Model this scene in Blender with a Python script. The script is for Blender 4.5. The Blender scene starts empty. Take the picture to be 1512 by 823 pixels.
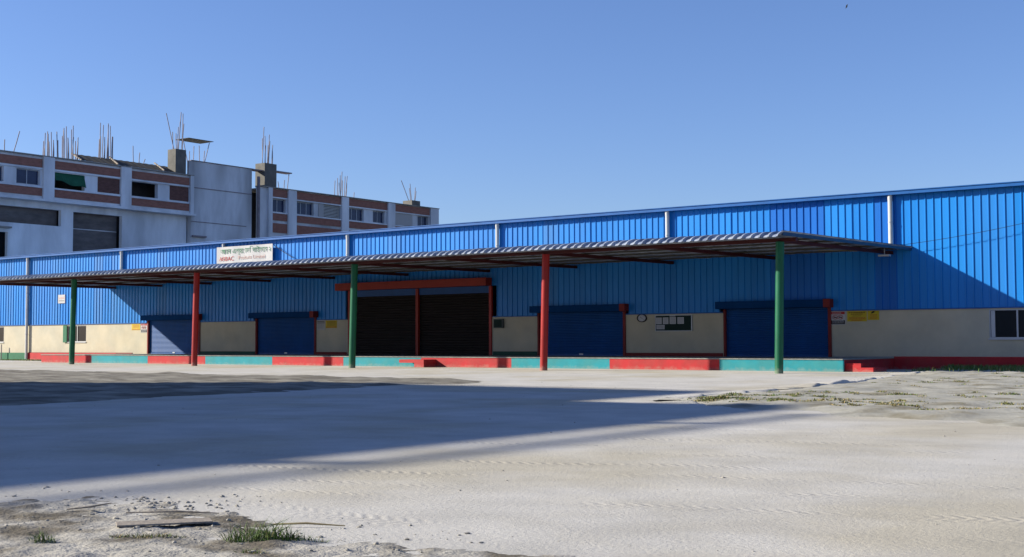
import bpy, bmesh, math, random
import numpy as np
from mathutils import Vector, Matrix, noise
random.seed(7); np.random.seed(7)
SC = bpy.context.scene
COL = SC.collection
R = math.radians

# ------------------------------------------------------------------ camera
cd = bpy.data.cameras.new('camera'); cam = bpy.data.objects.new('camera', cd); COL.objects.link(cam)
cd.sensor_width = 36; cd.lens = 36 * 1881.18 / 1512; cd.clip_start = 0.1; cd.clip_end = 5000
def cam_matrix(loc, yaw, pitch, roll):
    f = Vector((math.sin(yaw) * math.cos(pitch), math.cos(yaw) * math.cos(pitch), math.sin(pitch)))
    r = Vector((math.cos(yaw), -math.sin(yaw), 0)); u = r.cross(f)
    c, s = math.cos(roll), math.sin(roll)
    r2, u2 = c * r + s * u, -s * r + c * u
    m = Matrix((r2, u2, -f)).transposed().to_4x4(); m.translation = loc
    return m
cam.matrix_world = cam_matrix(Vector((0, -57.702, 1.254)), R(-36.547), R(2.896), R(-0.149))
SC.camera = cam
# ------------------------------------------------------------------ sky and sun
SK = 0.84
SUN = Vector((-1.6, -1.0, SK)).normalized()
W = bpy.data.worlds.new('World'); SC.world = W; W.use_nodes = True
nt = W.node_tree; sky = nt.nodes.new('ShaderNodeTexSky'); sky.sky_type = 'NISHITA'; sky.sun_disc = False
sky.sun_elevation = math.asin(SUN.z); sky.sun_rotation = math.atan2(SUN.x, SUN.y)
sky.air_density = 1.0; sky.dust_density = 0.4; sky.ozone_density = 5.0; sky.altitude = 0
tint = nt.nodes.new('ShaderNodeMix'); tint.data_type = 'RGBA'; tint.blend_type = 'MULTIPLY'; tint.inputs[0].default_value = 1
tint.inputs[7].default_value = (0.845, 0.83, 1.0, 1)
nt.links.new(sky.outputs[0], tint.inputs[6]); nt.links.new(tint.outputs[2], nt.nodes['Background'].inputs[0])
nt.nodes['Background'].inputs[1].default_value = 0.080
sd = bpy.data.lights.new('sun', 'SUN'); sd.energy = 5.0; sd.angle = R(0.75); sd.color = (1, 0.94, 0.80)
so = bpy.data.objects.new('sun', sd); COL.objects.link(so); so.location = (-60, -60, 60)
so.rotation_euler = (-SUN).to_track_quat('-Z', 'Y').to_euler()
SC.view_settings.view_transform = 'Standard'; SC.view_settings.look = 'None'
SC.view_settings.exposure = 1.02; SC.view_settings.gamma = 1; SC.view_settings.use_curve_mapping = False
SC.render.engine = 'CYCLES'

# ------------------------------------------------------------------ materials
KA = 0.66   # the photograph's paints and soils are mid-dark under a strong sun
def mat(name, col, rough=0.7, metal=0.0, var=0.12, scale=1.5, stretch=(1, 1, 1), bump=0.0, bscale=20, col2=None, mask=(0.45, 0.6), mscale=0.4, detail=6, spec=0.22, dirt=None):
    col = tuple(c * KA for c in col); col2 = tuple(c * KA for c in col2) if col2 else None
    m = bpy.data.materials.new(name); m.use_nodes = True
    t = m.node_tree; N = t.nodes; L = t.links; b = N['Principled BSDF']
    b.inputs['Roughness'].default_value = rough; b.inputs['Specular IOR Level'].default_value = 0.5 if spec is None else spec; b.inputs['Metallic'].default_value = metal
    tc = N.new('ShaderNodeTexCoord'); mp = N.new('ShaderNodeMapping'); mp.inputs['Scale'].default_value = stretch
    L.new(tc.outputs['Object'], mp.inputs[0])
    n1 = N.new('ShaderNodeTexNoise'); n1.inputs['Scale'].default_value = scale; n1.inputs['Detail'].default_value = detail; n1.inputs['Roughness'].default_value = 0.62
    L.new(mp.outputs[0], n1.inputs['Vector'])
    mr = N.new('ShaderNodeMapRange'); mr.inputs[1].default_value = 0.28; mr.inputs[2].default_value = 0.72
    mr.inputs[3].default_value = 1 - var; mr.inputs[4].default_value = 1 + var
    L.new(n1.outputs[0], mr.inputs[0])
    base = N.new('ShaderNodeMix'); base.data_type = 'RGBA'; base.inputs[6].default_value = (*col, 1); base.inputs[7].default_value = (*(col2 or col), 1); base.inputs[0].default_value = 0
    if col2:
        n2 = N.new('ShaderNodeTexNoise'); n2.inputs['Scale'].default_value = mscale; n2.inputs['Detail'].default_value = 7
        L.new(mp.outputs[0], n2.inputs['Vector'])
        m2 = N.new('ShaderNodeMapRange'); m2.inputs[1].default_value = mask[0]; m2.inputs[2].default_value = mask[1]
        L.new(n2.outputs[0], m2.inputs[0]); L.new(m2.outputs[0], base.inputs[0])
    mul = N.new('ShaderNodeVectorMath'); mul.operation = 'SCALE'
    L.new(base.outputs[2], mul.inputs[0]); L.new(mr.outputs[0], mul.inputs['Scale']); L.new(mul.outputs[0], b.inputs['Base Color'])
    if dirt:   # dust splashed up from the yard and scuffs through the paint
        sp = N.new('ShaderNodeSeparateXYZ'); L.new(tc.outputs['Object'], sp.inputs[0])
        nd = N.new('ShaderNodeTexNoise'); nd.inputs['Scale'].default_value = 3.5; nd.inputs['Detail'].default_value = 8; nd.inputs['Roughness'].default_value = 0.7; L.new(tc.outputs['Object'], nd.inputs['Vector'])
        zr = N.new('ShaderNodeMapRange'); zr.inputs[1].default_value = dirt[0]; zr.inputs[2].default_value = dirt[1]; zr.inputs[3].default_value = 0.30; zr.inputs[4].default_value = -0.06; L.new(sp.outputs[2], zr.inputs[0])
        ad = N.new('ShaderNodeMath'); ad.operation = 'ADD'; L.new(nd.outputs[0], ad.inputs[0]); L.new(zr.outputs[0], ad.inputs[1])
        th = N.new('ShaderNodeMapRange'); th.inputs[1].default_value = 0.56; th.inputs[2].default_value = 0.80; th.inputs[3].default_value = 0; th.inputs[4].default_value = dirt[2]; L.new(ad.outputs[0], th.inputs[0])
        dm = N.new('ShaderNodeMix'); dm.data_type = 'RGBA'; dm.inputs[7].default_value = (0.30, 0.265, 0.215, 1)
        L.new(th.outputs[0], dm.inputs[0]); L.new(mul.outputs[0], dm.inputs[6]); L.new(dm.outputs[2], b.inputs['Base Color'])
    if bump:
        n3 = N.new('ShaderNodeTexNoise'); n3.inputs['Scale'].default_value = bscale; n3.inputs['Detail'].default_value = 8
        L.new(tc.outputs['Object'], n3.inputs['Vector'])
        bp = N.new('ShaderNodeBump'); bp.inputs['Strength'].default_value = bump; bp.inputs['Distance'].default_value = 0.02
        L.new(n3.outputs[0], bp.inputs['Height']); L.new(bp.outputs[0], b.inputs['Normal'])
    return m
M = {}
M['blue'] = mat('blue_sheet', (0.012, 0.27, 0.80), 0.42, 0, 0.10, 0.9, (1, 1, 0.12), col2=(0.022, 0.25, 0.74), mscale=0.25)
M['blue_b'] = mat('blue_sheet_faded', (0.020, 0.255, 0.73), 0.45, 0, 0.12, 1.1, (1, 1, 0.1), col2=(0.04, 0.245, 0.66), mscale=0.3)
M['blue_c'] = mat('blue_sheet_deep', (0.010, 0.245, 0.75), 0.40, 0, 0.12, 0.8, (1, 1, 0.14))
M['blue_dim_reflection'] = mat('blue_sheet_dim_reflection', (0.006, 0.165, 0.64), 0.42, 0, 0.10, 0.9, (1, 1, 0.12))  # same blue sheeting; its different reflection angle is painted in as a darker colour
M['gutter'] = mat('blue_gutter', (0.018, 0.13, 0.42), 0.45, 0, 0.12, 1.5)
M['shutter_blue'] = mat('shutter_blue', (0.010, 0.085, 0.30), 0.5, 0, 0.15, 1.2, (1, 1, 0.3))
M['shutter_dark'] = mat('shutter_dark', (0.016, 0.011, 0.011), 0.75, 0, 0.3, 1.0)
M['cream'] = mat('cream_plaster', (0.66, 0.585, 0.44), 0.9, 0, 0.09, 0.8, bump=0.15, bscale=30, col2=(0.60, 0.55, 0.43), mscale=0.5, dirt=(0.55, 1.3, 0.22))
M['red'] = mat('red_paint', (0.55, 0.03, 0.036), 0.7, 0, 0.12, 2.0, col2=(0.48, 0.045, 0.045), mscale=1.2, bump=0.15, dirt=(0.0, 0.22, 0.28))
M['teal'] = mat('teal_paint', (0.02, 0.31, 0.37), 0.7, 0, 0.10, 2.0, col2=(0.04, 0.30, 0.33), mscale=1.2, bump=0.15, dirt=(0.0, 0.22, 0.28))
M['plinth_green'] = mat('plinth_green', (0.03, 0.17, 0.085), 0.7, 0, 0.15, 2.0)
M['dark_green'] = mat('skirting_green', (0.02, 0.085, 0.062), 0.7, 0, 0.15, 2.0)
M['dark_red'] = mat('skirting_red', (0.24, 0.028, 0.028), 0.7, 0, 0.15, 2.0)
M['pole_red'] = mat('pole_red', (0.40, 0.024, 0.021), 0.45, 0, 0.22, 2.5, (1, 1, 0.4), dirt=(0.0, 0.5, 0.4))
M['pole_green'] = mat('pole_green', (0.012, 0.14, 0.068), 0.45, 0, 0.22, 2.5, (1, 1, 0.4), dirt=(0.0, 0.5, 0.4))
M['hood_red'] = mat('hood_red', (0.34, 0.032, 0.02), 0.55, 0, 0.12, 1.5)
M['steel_red'] = mat('steel_red', (0.075, 0.013, 0.013), 0.55, 0, 0.15, 2)
M['zinc'] = mat('zinc_sheet', (0.43, 0.48, 0.58), 0.5, 0.0, 0.25, 2.2, (1, 1, 1), col2=(0.26, 0.31, 0.43), mscale=1.7)
M['pipe'] = mat('pvc_pipe', (0.68, 0.68, 0.66), 0.4, 0.0, 0.1, 2.0)
M['alu'] = mat('aluminium', (0.55, 0.57, 0.62), 0.4, 0.3, 0.06)
M['glass'] = mat('dark_glass', (0.012, 0.014, 0.018), 0.12, 0, 0.05)
M['conc'] = mat('concrete', (0.42, 0.40, 0.37), 0.9, 0, 0.16, 1.2, bump=0.2, bscale=15)
M['deck'] = mat('deck_floor', (0.34, 0.34, 0.31), 0.85, 0, 0.2, 1.0)
M['trim'] = mat('edge_trim', (0.03, 0.07, 0.16), 0.4, 0, 0.2, 2)
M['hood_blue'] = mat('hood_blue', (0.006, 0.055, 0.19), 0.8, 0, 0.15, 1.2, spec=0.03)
M['facade'] = mat('facade_plaster', (1.12, 1.16, 1.22), 0.9, 0, 0.16, 0.5, (1, 1, 0.3), col2=(0.82, 0.86, 0.92), mscale=0.22, mask=(0.42, 0.62))
M['facade_old'] = mat('facade_old', (0.92, 0.95, 1.0), 0.9, 0, 0.22, 0.6, (1, 1, 0.3), col2=(0.48, 0.49, 0.51), mscale=0.3, mask=(0.47, 0.63))
M['brick'] = mat('brick_band', (0.42, 0.195, 0.15), 0.9, 0, 0.22, 1.6, (1, 1, 3))
M['brick_dark'] = mat('brick_infill', (0.20, 0.10, 0.085), 0.9, 0, 0.25, 1.5, (1, 1, 3))
M['brick_old'] = mat('old_brick', (0.22, 0.195, 0.19), 0.95, 0, 0.3, 0.6, (1, 1, 3))
M['stub'] = mat('raw_concrete', (0.22, 0.21, 0.19), 0.95, 0, 0.25, 0.8)
M['rebar'] = mat('rebar_rust', (0.34, 0.30, 0.33), 0.8, 0, 0.2)
M['awning'] = mat('green_cloth', (0.03, 0.15, 0.085), 0.9, 0, 0.3, 0.7, (1, 1, 2))
M['opening'] = mat('dark_interior', (0.085, 0.08, 0.085), 0.95, 0, 0.35, 0.4)
M['lean'] = mat('old_sheet', (0.075, 0.07, 0.06), 0.8, 0, 0.25, 0.9)
M['wood'] = mat('weathered_wood', (0.36, 0.31, 0.26), 0.9, 0, 0.3, 6, (1, 8, 1), bump=0.4, bscale=25)
M['white'] = mat('white_vinyl', (0.57, 0.56, 0.56), 0.6, 0, 0.05, 1.5)
M['paper'] = mat('paper', (0.62, 0.62, 0.66), 0.8, 0, 0.05)
M['yellow'] = mat('yellow_sign', (0.68, 0.50, 0.03), 0.6, 0, 0.08, 3)
M['sign_red'] = mat('sign_red', (0.55, 0.03, 0.03), 0.6, 0, 0.08)
M['black'] = mat('black_paint', (0.012, 0.012, 0.013), 0.6, 0, 0.1)
M['ink_red'] = mat('ink_red', (0.50, 0.06, 0.06), 0.7, 0, 0.1)
M['ink_pale'] = mat('ink_pale_red', (0.62, 0.40, 0.36), 0.7, 0, 0.1)
M['ink_green'] = mat('ink_green', (0.10, 0.28, 0.17), 0.7, 0, 0.1)
M['ink_brown'] = mat('ink_brown', (0.20, 0.10, 0.02), 0.7, 0, 0.1)
M['ink_orange'] = mat('ink_orange', (0.55, 0.17, 0.03), 0.7, 0, 0.1)
M['board'] = mat('board_cloth', (0.018, 0.04, 0.035), 0.9, 0, 0.1)
M['box'] = mat('box_grey', (0.12, 0.14, 0.14), 0.6, 0, 0.1)
M['stone'] = mat('stone', (0.30, 0.28, 0.25), 0.9, 0, 0.35, 4)
M['straw'] = mat('straw', (0.36, 0.29, 0.16), 0.9, 0, 0.2)

# ------------------------------------------------------------------ object helpers
def prop(o, label=None, cat=None, group=None, kind=None):
    if label: o['label'] = label
    if cat: o['category'] = cat
    if group: o['group'] = group
    if kind: o['kind'] = kind
    return o
def empty(name, loc=(0, 0, 0), label=None, cat=None, group=None):
    o = bpy.data.objects.new(name, None); COL.objects.link(o); o.location = loc; o.empty_display_size = 0.3
    return prop(o, label, cat, group)
class MB:
    """collects geometry in world coordinates"""
    def __init__(s): s.v = []; s.f = []; s.mi = []; s.smooth = []
    def add(s, vs, fs, mi=0, sm=False):
        k = len(s.v); s.v += [tuple(v) for v in vs]
        for f in fs: s.f.append([i + k for i in f]); s.mi.append(mi); s.smooth.append(sm)
        return s
    def box(s, x0, x1, y0, y1, z0, z1, mi=0):
        if x0 > x1: x0, x1 = x1, x0
        if y0 > y1: y0, y1 = y1, y0
        if z0 > z1: z0, z1 = z1, z0
        v = [(x, y, z) for z in (z0, z1) for y in (y0, y1) for x in (x0, x1)]
        return s.add(v, [(0, 2, 3, 1), (4, 5, 7, 6), (0, 1, 5, 4), (2, 6, 7, 3), (0, 4, 6, 2), (1, 3, 7, 5)], mi)
    def tube(s, pts, r, n=8, mi=0, caps=True):
        pts = [Vector(p) for p in pts]; rr = r if isinstance(r, (list, tuple)) else [r] * len(pts)
        V = []
        for i, p in enumerate(pts):
            d = (pts[min(i + 1, len(pts) - 1)] - pts[max(i - 1, 0)]).normalized()
            a = d.cross(Vector((0, 0, 1)) if abs(d.z) < 0.9 else Vector((1, 0, 0))).normalized(); b = d.cross(a)
            V += [p + rr[i] * (math.cos(2 * math.pi * k / n) * a + math.sin(2 * math.pi * k / n) * b) for k in range(n)]
        F = [(i * n + k, i * n + (k + 1) % n, (i + 1) * n + (k + 1) % n, (i + 1) * n + k) for i in range(len(pts) - 1) for k in range(n)]
        s.add(V, F, mi, True)
        if caps:
            k = len(pts) - 1
            s.add(V[:n], [tuple(range(n))], mi); s.add(V[k * n:], [tuple(range(n))], mi)
        return s
    def quad(s, a, b, c, d, mi=0): return s.add([a, b, c, d], [(0, 1, 2, 3)], mi)
    def build(s, name, mats, parent=None, bevel=0, at=None):
        me = bpy.data.meshes.new(name); o = bpy.data.objects.new(name, me); COL.objects.link(o)
        org = Vector((0, 0, 0))
        if at is not None: org = Vector(at)
        if parent is not None:
            p = parent; off = Vector((0, 0, 0))
            while p is not None: off += p.location; p = p.parent
            base = off
        else: base = Vector((0, 0, 0))
        o.location = org - base if at is not None else Vector((0, 0, 0))
        if at is None: org = base
        me.from_pydata([Vector(v) - org for v in s.v], [], s.f)
        for m in (mats if isinstance(mats, (list, tuple)) else [mats]): me.materials.append(M[m] if isinstance(m, str) else m)
        me.polygons.foreach_set('material_index', s.mi); me.polygons.foreach_set('use_smooth', s.smooth)
        bm = bmesh.new(); bm.from_mesh(me)
        bmesh.ops.recalc_face_normals(bm, faces=bm.faces)
        if bevel: bmesh.ops.bevel(bm, geom=bm.edges[:], offset=bevel, segments=2, affect='EDGES', profile=0.7)
        bm.to_mesh(me); bm.free(); me.update()
        if parent is not None: o.parent = parent
        return o
def bx(x0, x1, y0, y1, z0, z1): return MB().box(x0, x1, y0, y1, z0, z1)

# ================================================================== GROUND
def fbm(x, y, z=0.0, o=5): return noise.fractal(Vector((x, y, z)), 0.9, 2.1, o, noise_basis='PERLIN_ORIGINAL')
m_ground = mat('far_ground', (0.30, 0.28, 0.24), 0.95, 0, 0.25, 0.2, col2=(0.16, 0.17, 0.09), mscale=0.05)
g = MB().quad((-2500, -2500, -0.3), (2500, -2500, -0.3), (2500, 2500, -0.3), (-2500, 2500, -0.3)).build('ground', m_ground); prop(g, kind='structure')

# pale dusty road sheet with tyre tread marks worn into it
def road_material():
    m = mat('pale_road', (0.66, 0.63, 0.58), 0.95, 0, 0.15, 0.8, col2=(0.58, 0.53, 0.43), mscale=0.22, mask=(0.47, 0.62), detail=9)
    t = m.node_tree; N = t.nodes; L = t.links; b = N['Principled BSDF']
    tc = [n for n in N if n.type == 'TEX_COORD'][0]
    def math_(op, a, bb=None):
        n = N.new('ShaderNodeMath'); n.operation = op
        for i, v in enumerate((a, bb)):
            if v is None: continue
            if isinstance(v, (int, float)): n.inputs[i].default_value = v
            else: L.new(v, n.inputs[i])
        return n.outputs[0]
    rot = N.new('ShaderNodeMapping'); rot.inputs['Rotation'].default_value = (0, 0, R(-14))
    L.new(tc.outputs['Object'], rot.inputs[0])
    wob = N.new('ShaderNodeTexNoise'); wob.inputs['Scale'].default_value = 0.12; wob.inputs['Detail'].default_value = 2; L.new(rot.outputs[0], wob.inputs['Vector'])
    sep = N.new('ShaderNodeSeparateXYZ'); L.new(rot.outputs[0], sep.inputs[0])
    v = math_('ADD', sep.outputs[1], math_('MULTIPLY', wob.outputs[0], 5.0)); u = sep.outputs[0]
    band = math_('MAXIMUM', math_('MULTIPLY', math_('SUBTRACT', math_('SINE', math_('MULTIPLY', v, 5.2)), 0.35), 1.5), 0.0)
    skew = math_('ADD', math_('MULTIPLY', u, 52.0), math_('MULTIPLY', math_('PINGPONG', v, 0.15), 40.0))
    lug = math_('ADD', math_('MULTIPLY', math_('SINE', skew), 0.5), 0.5)
    pat = N.new('ShaderNodeTexNoise'); pat.inputs['Scale'].default_value = 0.55; pat.inputs['Detail'].default_value = 4; L.new(tc.outputs['Object'], pat.inputs['Vector'])
    pm = N.new('ShaderNodeMapRange'); pm.inputs[1].default_value = 0.44; pm.inputs[2].default_value = 0.58; L.new(pat.outputs[0], pm.inputs[0])
    tread = math_('MULTIPLY', math_('MULTIPLY', band, lug), pm.outputs[0])
    n3 = N.new('ShaderNodeTexNoise'); n3.inputs['Scale'].default_value = 22; n3.inputs['Detail'].default_value = 8; n3.inputs['Roughness'].default_value = 0.7; L.new(tc.outputs['Object'], n3.inputs['Vector'])
    n4 = N.new('ShaderNodeTexNoise'); n4.inputs['Scale'].default_value = 1.1; n4.inputs['Detail'].default_value = 5; L.new(tc.outputs['Object'], n4.inputs['Vector'])
    h = math_('ADD', math_('MULTIPLY', n3.outputs[0], 0.42), math_('MULTIPLY', n4.outputs[0], 0.22)); h = math_('SUBTRACT', h, math_('MULTIPLY', tread, 0.22))
    bp = N.new('ShaderNodeBump'); bp.inputs['Strength'].default_value = 0.55; bp.inputs['Distance'].default_value = 0.05
    L.new(h, bp.inputs['Height']); L.new(bp.outputs[0], b.inputs['Normal'])
    # loose grit: small darker specks that belong to the surface
    vor = N.new('ShaderNodeTexVoronoi'); vor.inputs['Scale'].default_value = 14; L.new(tc.outputs['Object'], vor.inputs['Vector'])
    speck = math_('MULTIPLY', math_('LESS_THAN', vor.outputs['Distance'], 0.14), math_('GREATER_THAN', n4.outputs[0], 0.50))
    mul = [n for n in N if n.type == 'VECT_MATH'][0]
    mx = N.new('ShaderNodeMix'); mx.data_type = 'RGBA'; mx.inputs[7].default_value = (0.30, 0.27, 0.23, 1)
    grit = N.new('ShaderNodeTexNoise'); grit.inputs['Scale'].default_value = 28; grit.inputs['Detail'].default_value = 6; grit.inputs['Roughness'].default_value = 0.8; L.new(tc.outputs['Object'], grit.inputs['Vector'])
    gm = N.new('ShaderNodeMapRange'); gm.inputs[1].default_value = 0.50; gm.inputs[2].default_value = 0.70; gm.inputs[4].default_value = 0.45; L.new(grit.outputs[0], gm.inputs[0])
    wear = math_('ADD', math_('MULTIPLY', tread, 0.22), gm.outputs[0])
    L.new(math_('MINIMUM', math_('ADD', math_('MULTIPLY', speck, 0.6), wear), 0.9), mx.inputs[0]); L.new(mul.outputs[0], mx.inputs[6]); L.new(mx.outputs[2], b.inputs['Base Color'])
    return m
road = MB().quad((-140, -70, 0), (70, -70, 0), (70, 3, 0), (-140, 3, 0)).build('road', road_material()); prop(road, kind='structure')

def poly_sd(px, py, poly):
    """signed distance to polygon, positive inside (numpy)"""
    P = np.array(poly, float); n = len(P); d = np.full(px.shape, 1e9); ins = np.zeros(px.shape, bool)
    for i in range(n):
        a, b = P[i], P[(i + 1) % n]; e = b - a
        t = np.clip(((px - a[0]) * e[0] + (py - a[1]) * e[1]) / (e @ e), 0, 1)
        d = np.minimum(d, np.hypot(px - a[0] - t * e[0], py - a[1] - t * e[1]))
        c = ((a[1] > py) != (b[1] > py)) & (px < (b[0] - a[0]) * (py - a[1]) / (b[1] - a[1] + 1e-12) + a[0]); ins ^= c
    return np.where(ins, d, -d)
def soil(name, material, x0, x1, y0, y1, step, poly, top, amp, ramp, warp, freq, rough=0.0, rfreq=8):
    nx, ny = int((x1 - x0) / step) + 1, int((y1 - y0) / step) + 1
    xs = np.linspace(x0, x1, nx); ys = np.linspace(y0, y1, ny); X, Y = np.meshgrid(xs, ys)
    sdv = poly_sd(X, Y, poly)
    Z = np.empty_like(X)
    for j in range(ny):
        for i in range(nx):
            x, y = X[j, i], Y[j, i]
            s = sdv[j, i] + warp * fbm(x * freq, y * freq, 3.1)
            k = min(max(s / ramp, -1), 1); k = k * (1.5 - 0.5 * k * k)
            Z[j, i] = (top + 0.06) * (0.5 + 0.5 * k) - 0.06 + (amp * fbm(x * freq * 2.3, y * freq * 2.3, 9.7) + (rough * fbm(x * rfreq, y * rfreq, 5.5, 4) if rough else 0)) * max(0.0, min(1.0, 0.5 + s / ramp))
    v = np.stack([X.ravel(), Y.ravel(), Z.ravel()], 1)
    f = [(j * nx + i, j * nx + i + 1, (j + 1) * nx + i + 1, (j + 1) * nx + i) for j in range(ny - 1) for i in range(nx - 1)]
    mb = MB(); mb.v = [tuple(q) for q in v]; mb.f = f; mb.mi = [0] * len(f); mb.smooth = [True] * len(f)
    o = mb.build(name, material); prop(o, kind='structure')
    def height(x, y):
        i = min(max(int(round((x - x0) / step)), 0), nx - 1); j = min(max(int(round((y - y0) / step)), 0), ny - 1)
        return Z[j, i]
    return o, height
M['soil_pale'] = mat('pale_sandy_soil', (0.45, 0.43, 0.37), 0.95, 0, 0.2, 1.2, col2=(0.27, 0.24, 0.17), mscale=0.8, mask=(0.5, 0.66), bump=0.6, bscale=12, detail=9)
M['soil_dark'] = mat('dug_soil', (0.31, 0.285, 0.235), 0.95, 0, 0.3, 0.8, (0.6, 1, 1), col2=(0.16, 0.14, 0.11), mscale=0.9, mask=(0.42, 0.6), bump=0.8, bscale=6, detail=9)
M['soil_front'] = mat('gritty_soil', (0.47, 0.44, 0.39), 0.95, 0, 0.28, 2.2, col2=(0.17, 0.145, 0.11), mscale=1.5, mask=(0.47, 0.62), bump=0.7, bscale=35, detail=10)
right_poly = [(-18.0, -2.6), (-14.8, -20.8), (-14.0, -28), (-13.9, -33.0), (-11.7, -35), (-10, -36), (-7.9, -36.7), (-5.2, -37.9), (0, -38.8), (40, -40), (40, 2), (-19.6, 2)]
_, h_right = soil('soil_verge', 'soil_pale', -20.5, 24, -41, 0.4, 0.22, right_poly, 0.06, 0.05, 0.8, 0.7, 0.55, 0.02, 2.2)
left_poly = [(-90, -21.6), (-58, -22.0), (-41, -23.0), (-34, -22.6), (-28, -23.2), (-25.3, -24.2), (-25.2, -28), (-25.0, -32), (-24.4, -37.5), (-23.5, -41), (-24, -60), (-90, -60)]
_, h_left = soil('soil_strip', 'soil_dark', -88, -22, -58, -20, 0.3, left_poly, 0.03, 0.035, 0.9, 0.8, 0.4, 0.035, 1.6)
front_poly = [(-14, -51.4), (-9.6, -51.55), (-8.9, -51.15), (-8.3, -50.95), (-7.6, -51.0), (-7.0, -51.2), (-6.0, -51.55), (-5.3, -51.45), (-4.5, -51.4), (-3.6, -51.15), (-2.5, -50.75), (3, -50.3), (3, -58), (-14, -58)]
_, h_front = soil('soil_foreground', 'soil_front', -11.5, 0.8, -54.6, -49.6, 0.028, front_poly, 0.014, 0.016, 0.75, 0.5, 1.5, 0.011, 10)

edge = [(-17.9, -3.2), (-16.6, -10.5), (-14.9, -20.8), (-14.2, -28), (-14.0, -32.2), (-13.5, -33.6), (-11.8, -35.2), (-10.3, -36.0)]
P_ = []
for (a, b) in zip(edge[:-1], edge[1:]):
    n = max(2, int(math.dist(a, b) / 0.12)); P_ += [(a[0] + (b[0] - a[0]) * k / n, a[1] + (b[1] - a[1]) * k / n) for k in range(n)]
V = []; 
for k, (x, y) in enumerate(P_):
    q = P_[min(k + 1, len(P_) - 1)]; o_ = P_[max(k - 1, 0)]; d = Vector((q[0] - o_[0], q[1] - o_[1])).normalized(); nr = Vector((d.y, -d.x)) * -1   # towards the verge
    w = 0.22 * fbm(x * .9, y * .9, 1) + 0.10 * fbm(x * 3, y * 3, 2); h = max(0.0, 0.028 + 0.09 * fbm(x * .7, y * .7, 8) + 0.03 * fbm(x * 4, y * 4, 6))
    fade = min(1, k / 25, (len(P_) - 1 - k) / 25)
    for off, z in ((-1.3, -.01), (-.5, .45 * h), (-.08, h), (0.0, h * .85), (.07, .0), (.12, -.1)): V.append((x + nr.x * (off + w), y + nr.y * (off + w), z * fade if z > 0 else z))
F = [(k * 6 + i, k * 6 + i + 1, (k + 1) * 6 + i + 1, (k + 1) * 6 + i) for k in range(len(P_) - 1) for i in range(5)]
o = MB().add(V, F, 0, True).build('road_edge', bpy.data.materials['pale_road']); prop(o, kind='structure')

# ================================================================== WAREHOUSE
wh = empty('warehouse', (-50, 0, 0), 'long warehouse clad in ribbed blue sheets over a cream lower wall', 'warehouse')
XL, XR = -112.0, -2.0
PAN = 2.78; EAVE = 8.03
# ribbed cladding
mb = MB(); pitch = 0.35; x = XL; prof = [(0.0, 0), (0.262, 0), (0.280, -0.04), (0.316, -0.04), (0.334, 0)]
pts = []; idx = []; sheet_mat = 0; rib = 0
while x < XR:
    dark = (-27.2 < x < -24.4) or (-21.85 < x < -21.0)  # sheets reflecting at another angle, dimmed here through their colour
    if rib % 3 == 0: sheet_mat = random.choices((0, 2, 3), (.6, .2, .2))[0]; lap = random.uniform(-0.006, 0.006)
    rib += 1
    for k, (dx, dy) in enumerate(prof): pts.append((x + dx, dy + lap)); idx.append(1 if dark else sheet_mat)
    x += pitch
def foot(x):
    if -55.6 < x < -44.1: return 4.54
    for a, b in ((-75.12, -69.6), (-63.81, -58.39), (-40.91, -35.42), (-29.47, -24.01)):
        if a - .1 < x < b + .1: return 3.06
    return PAN
n = len(pts)
for k in range(n - 1):
    (a0, b0), (a1, b1) = pts[k], pts[k + 1]; f = max(foot(a0), foot(a1))
    mb.add([(a0, b0, f), (a1, b1, f), (a1, b1, EAVE + 0.1), (a0, b0, EAVE + 0.1)], [(0, 1, 2, 3)], idx[k])
clad = mb.build('cladding', ['blue', 'blue_dim_reflection', 'blue_b', 'blue_c'], wh)
# end and back walls, roof (closed building)
mb = MB(); mb.box(XL, XL + 0.1, 0.02, 30, 0, EAVE); mb.box(XR - 0.1, XR, 0.02, 30, 0, EAVE); mb.box(XL, XR, 30, 30.1, 0, EAVE)
mb.build('end_wall', 'blue', wh)
mb = MB(); mb.quad((XL - 0.3, -0.2, EAVE + 0.12), (XR + 0.3, -0.2, EAVE + 0.12), (XR + 0.3, 15, EAVE + 0.95), (XL - 0.3, 15, EAVE + 0.95))
mb.quad((XL - 0.3, 15, EAVE + 0.95), (XR + 0.3, 15, EAVE + 0.95), (XR + 0.3, 30.2, EAVE + 0.12), (XL - 0.3, 30.2, EAVE + 0.12)); mb.build('roof', 'gutter', wh)
mb = MB(); mb.box(XL, XR, -0.34, -0.045, EAVE + 0.0, EAVE + 0.15); mb.box(XL, XR, -0.38, -0.02, EAVE + 0.153, EAVE + 0.19); mb.build('gutter', 'gutter', wh)
for a, b in ((XL, -75.3), (-69.4, -63.95), (-58.2, -55.5), (-44.1, -41.05), (-35.25, -29.6), (-23.85, XR)): bx(a, b, -0.06, -0.005, PAN - 0.055, PAN - 0.002).build('flashing', 'gutter', wh)
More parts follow.
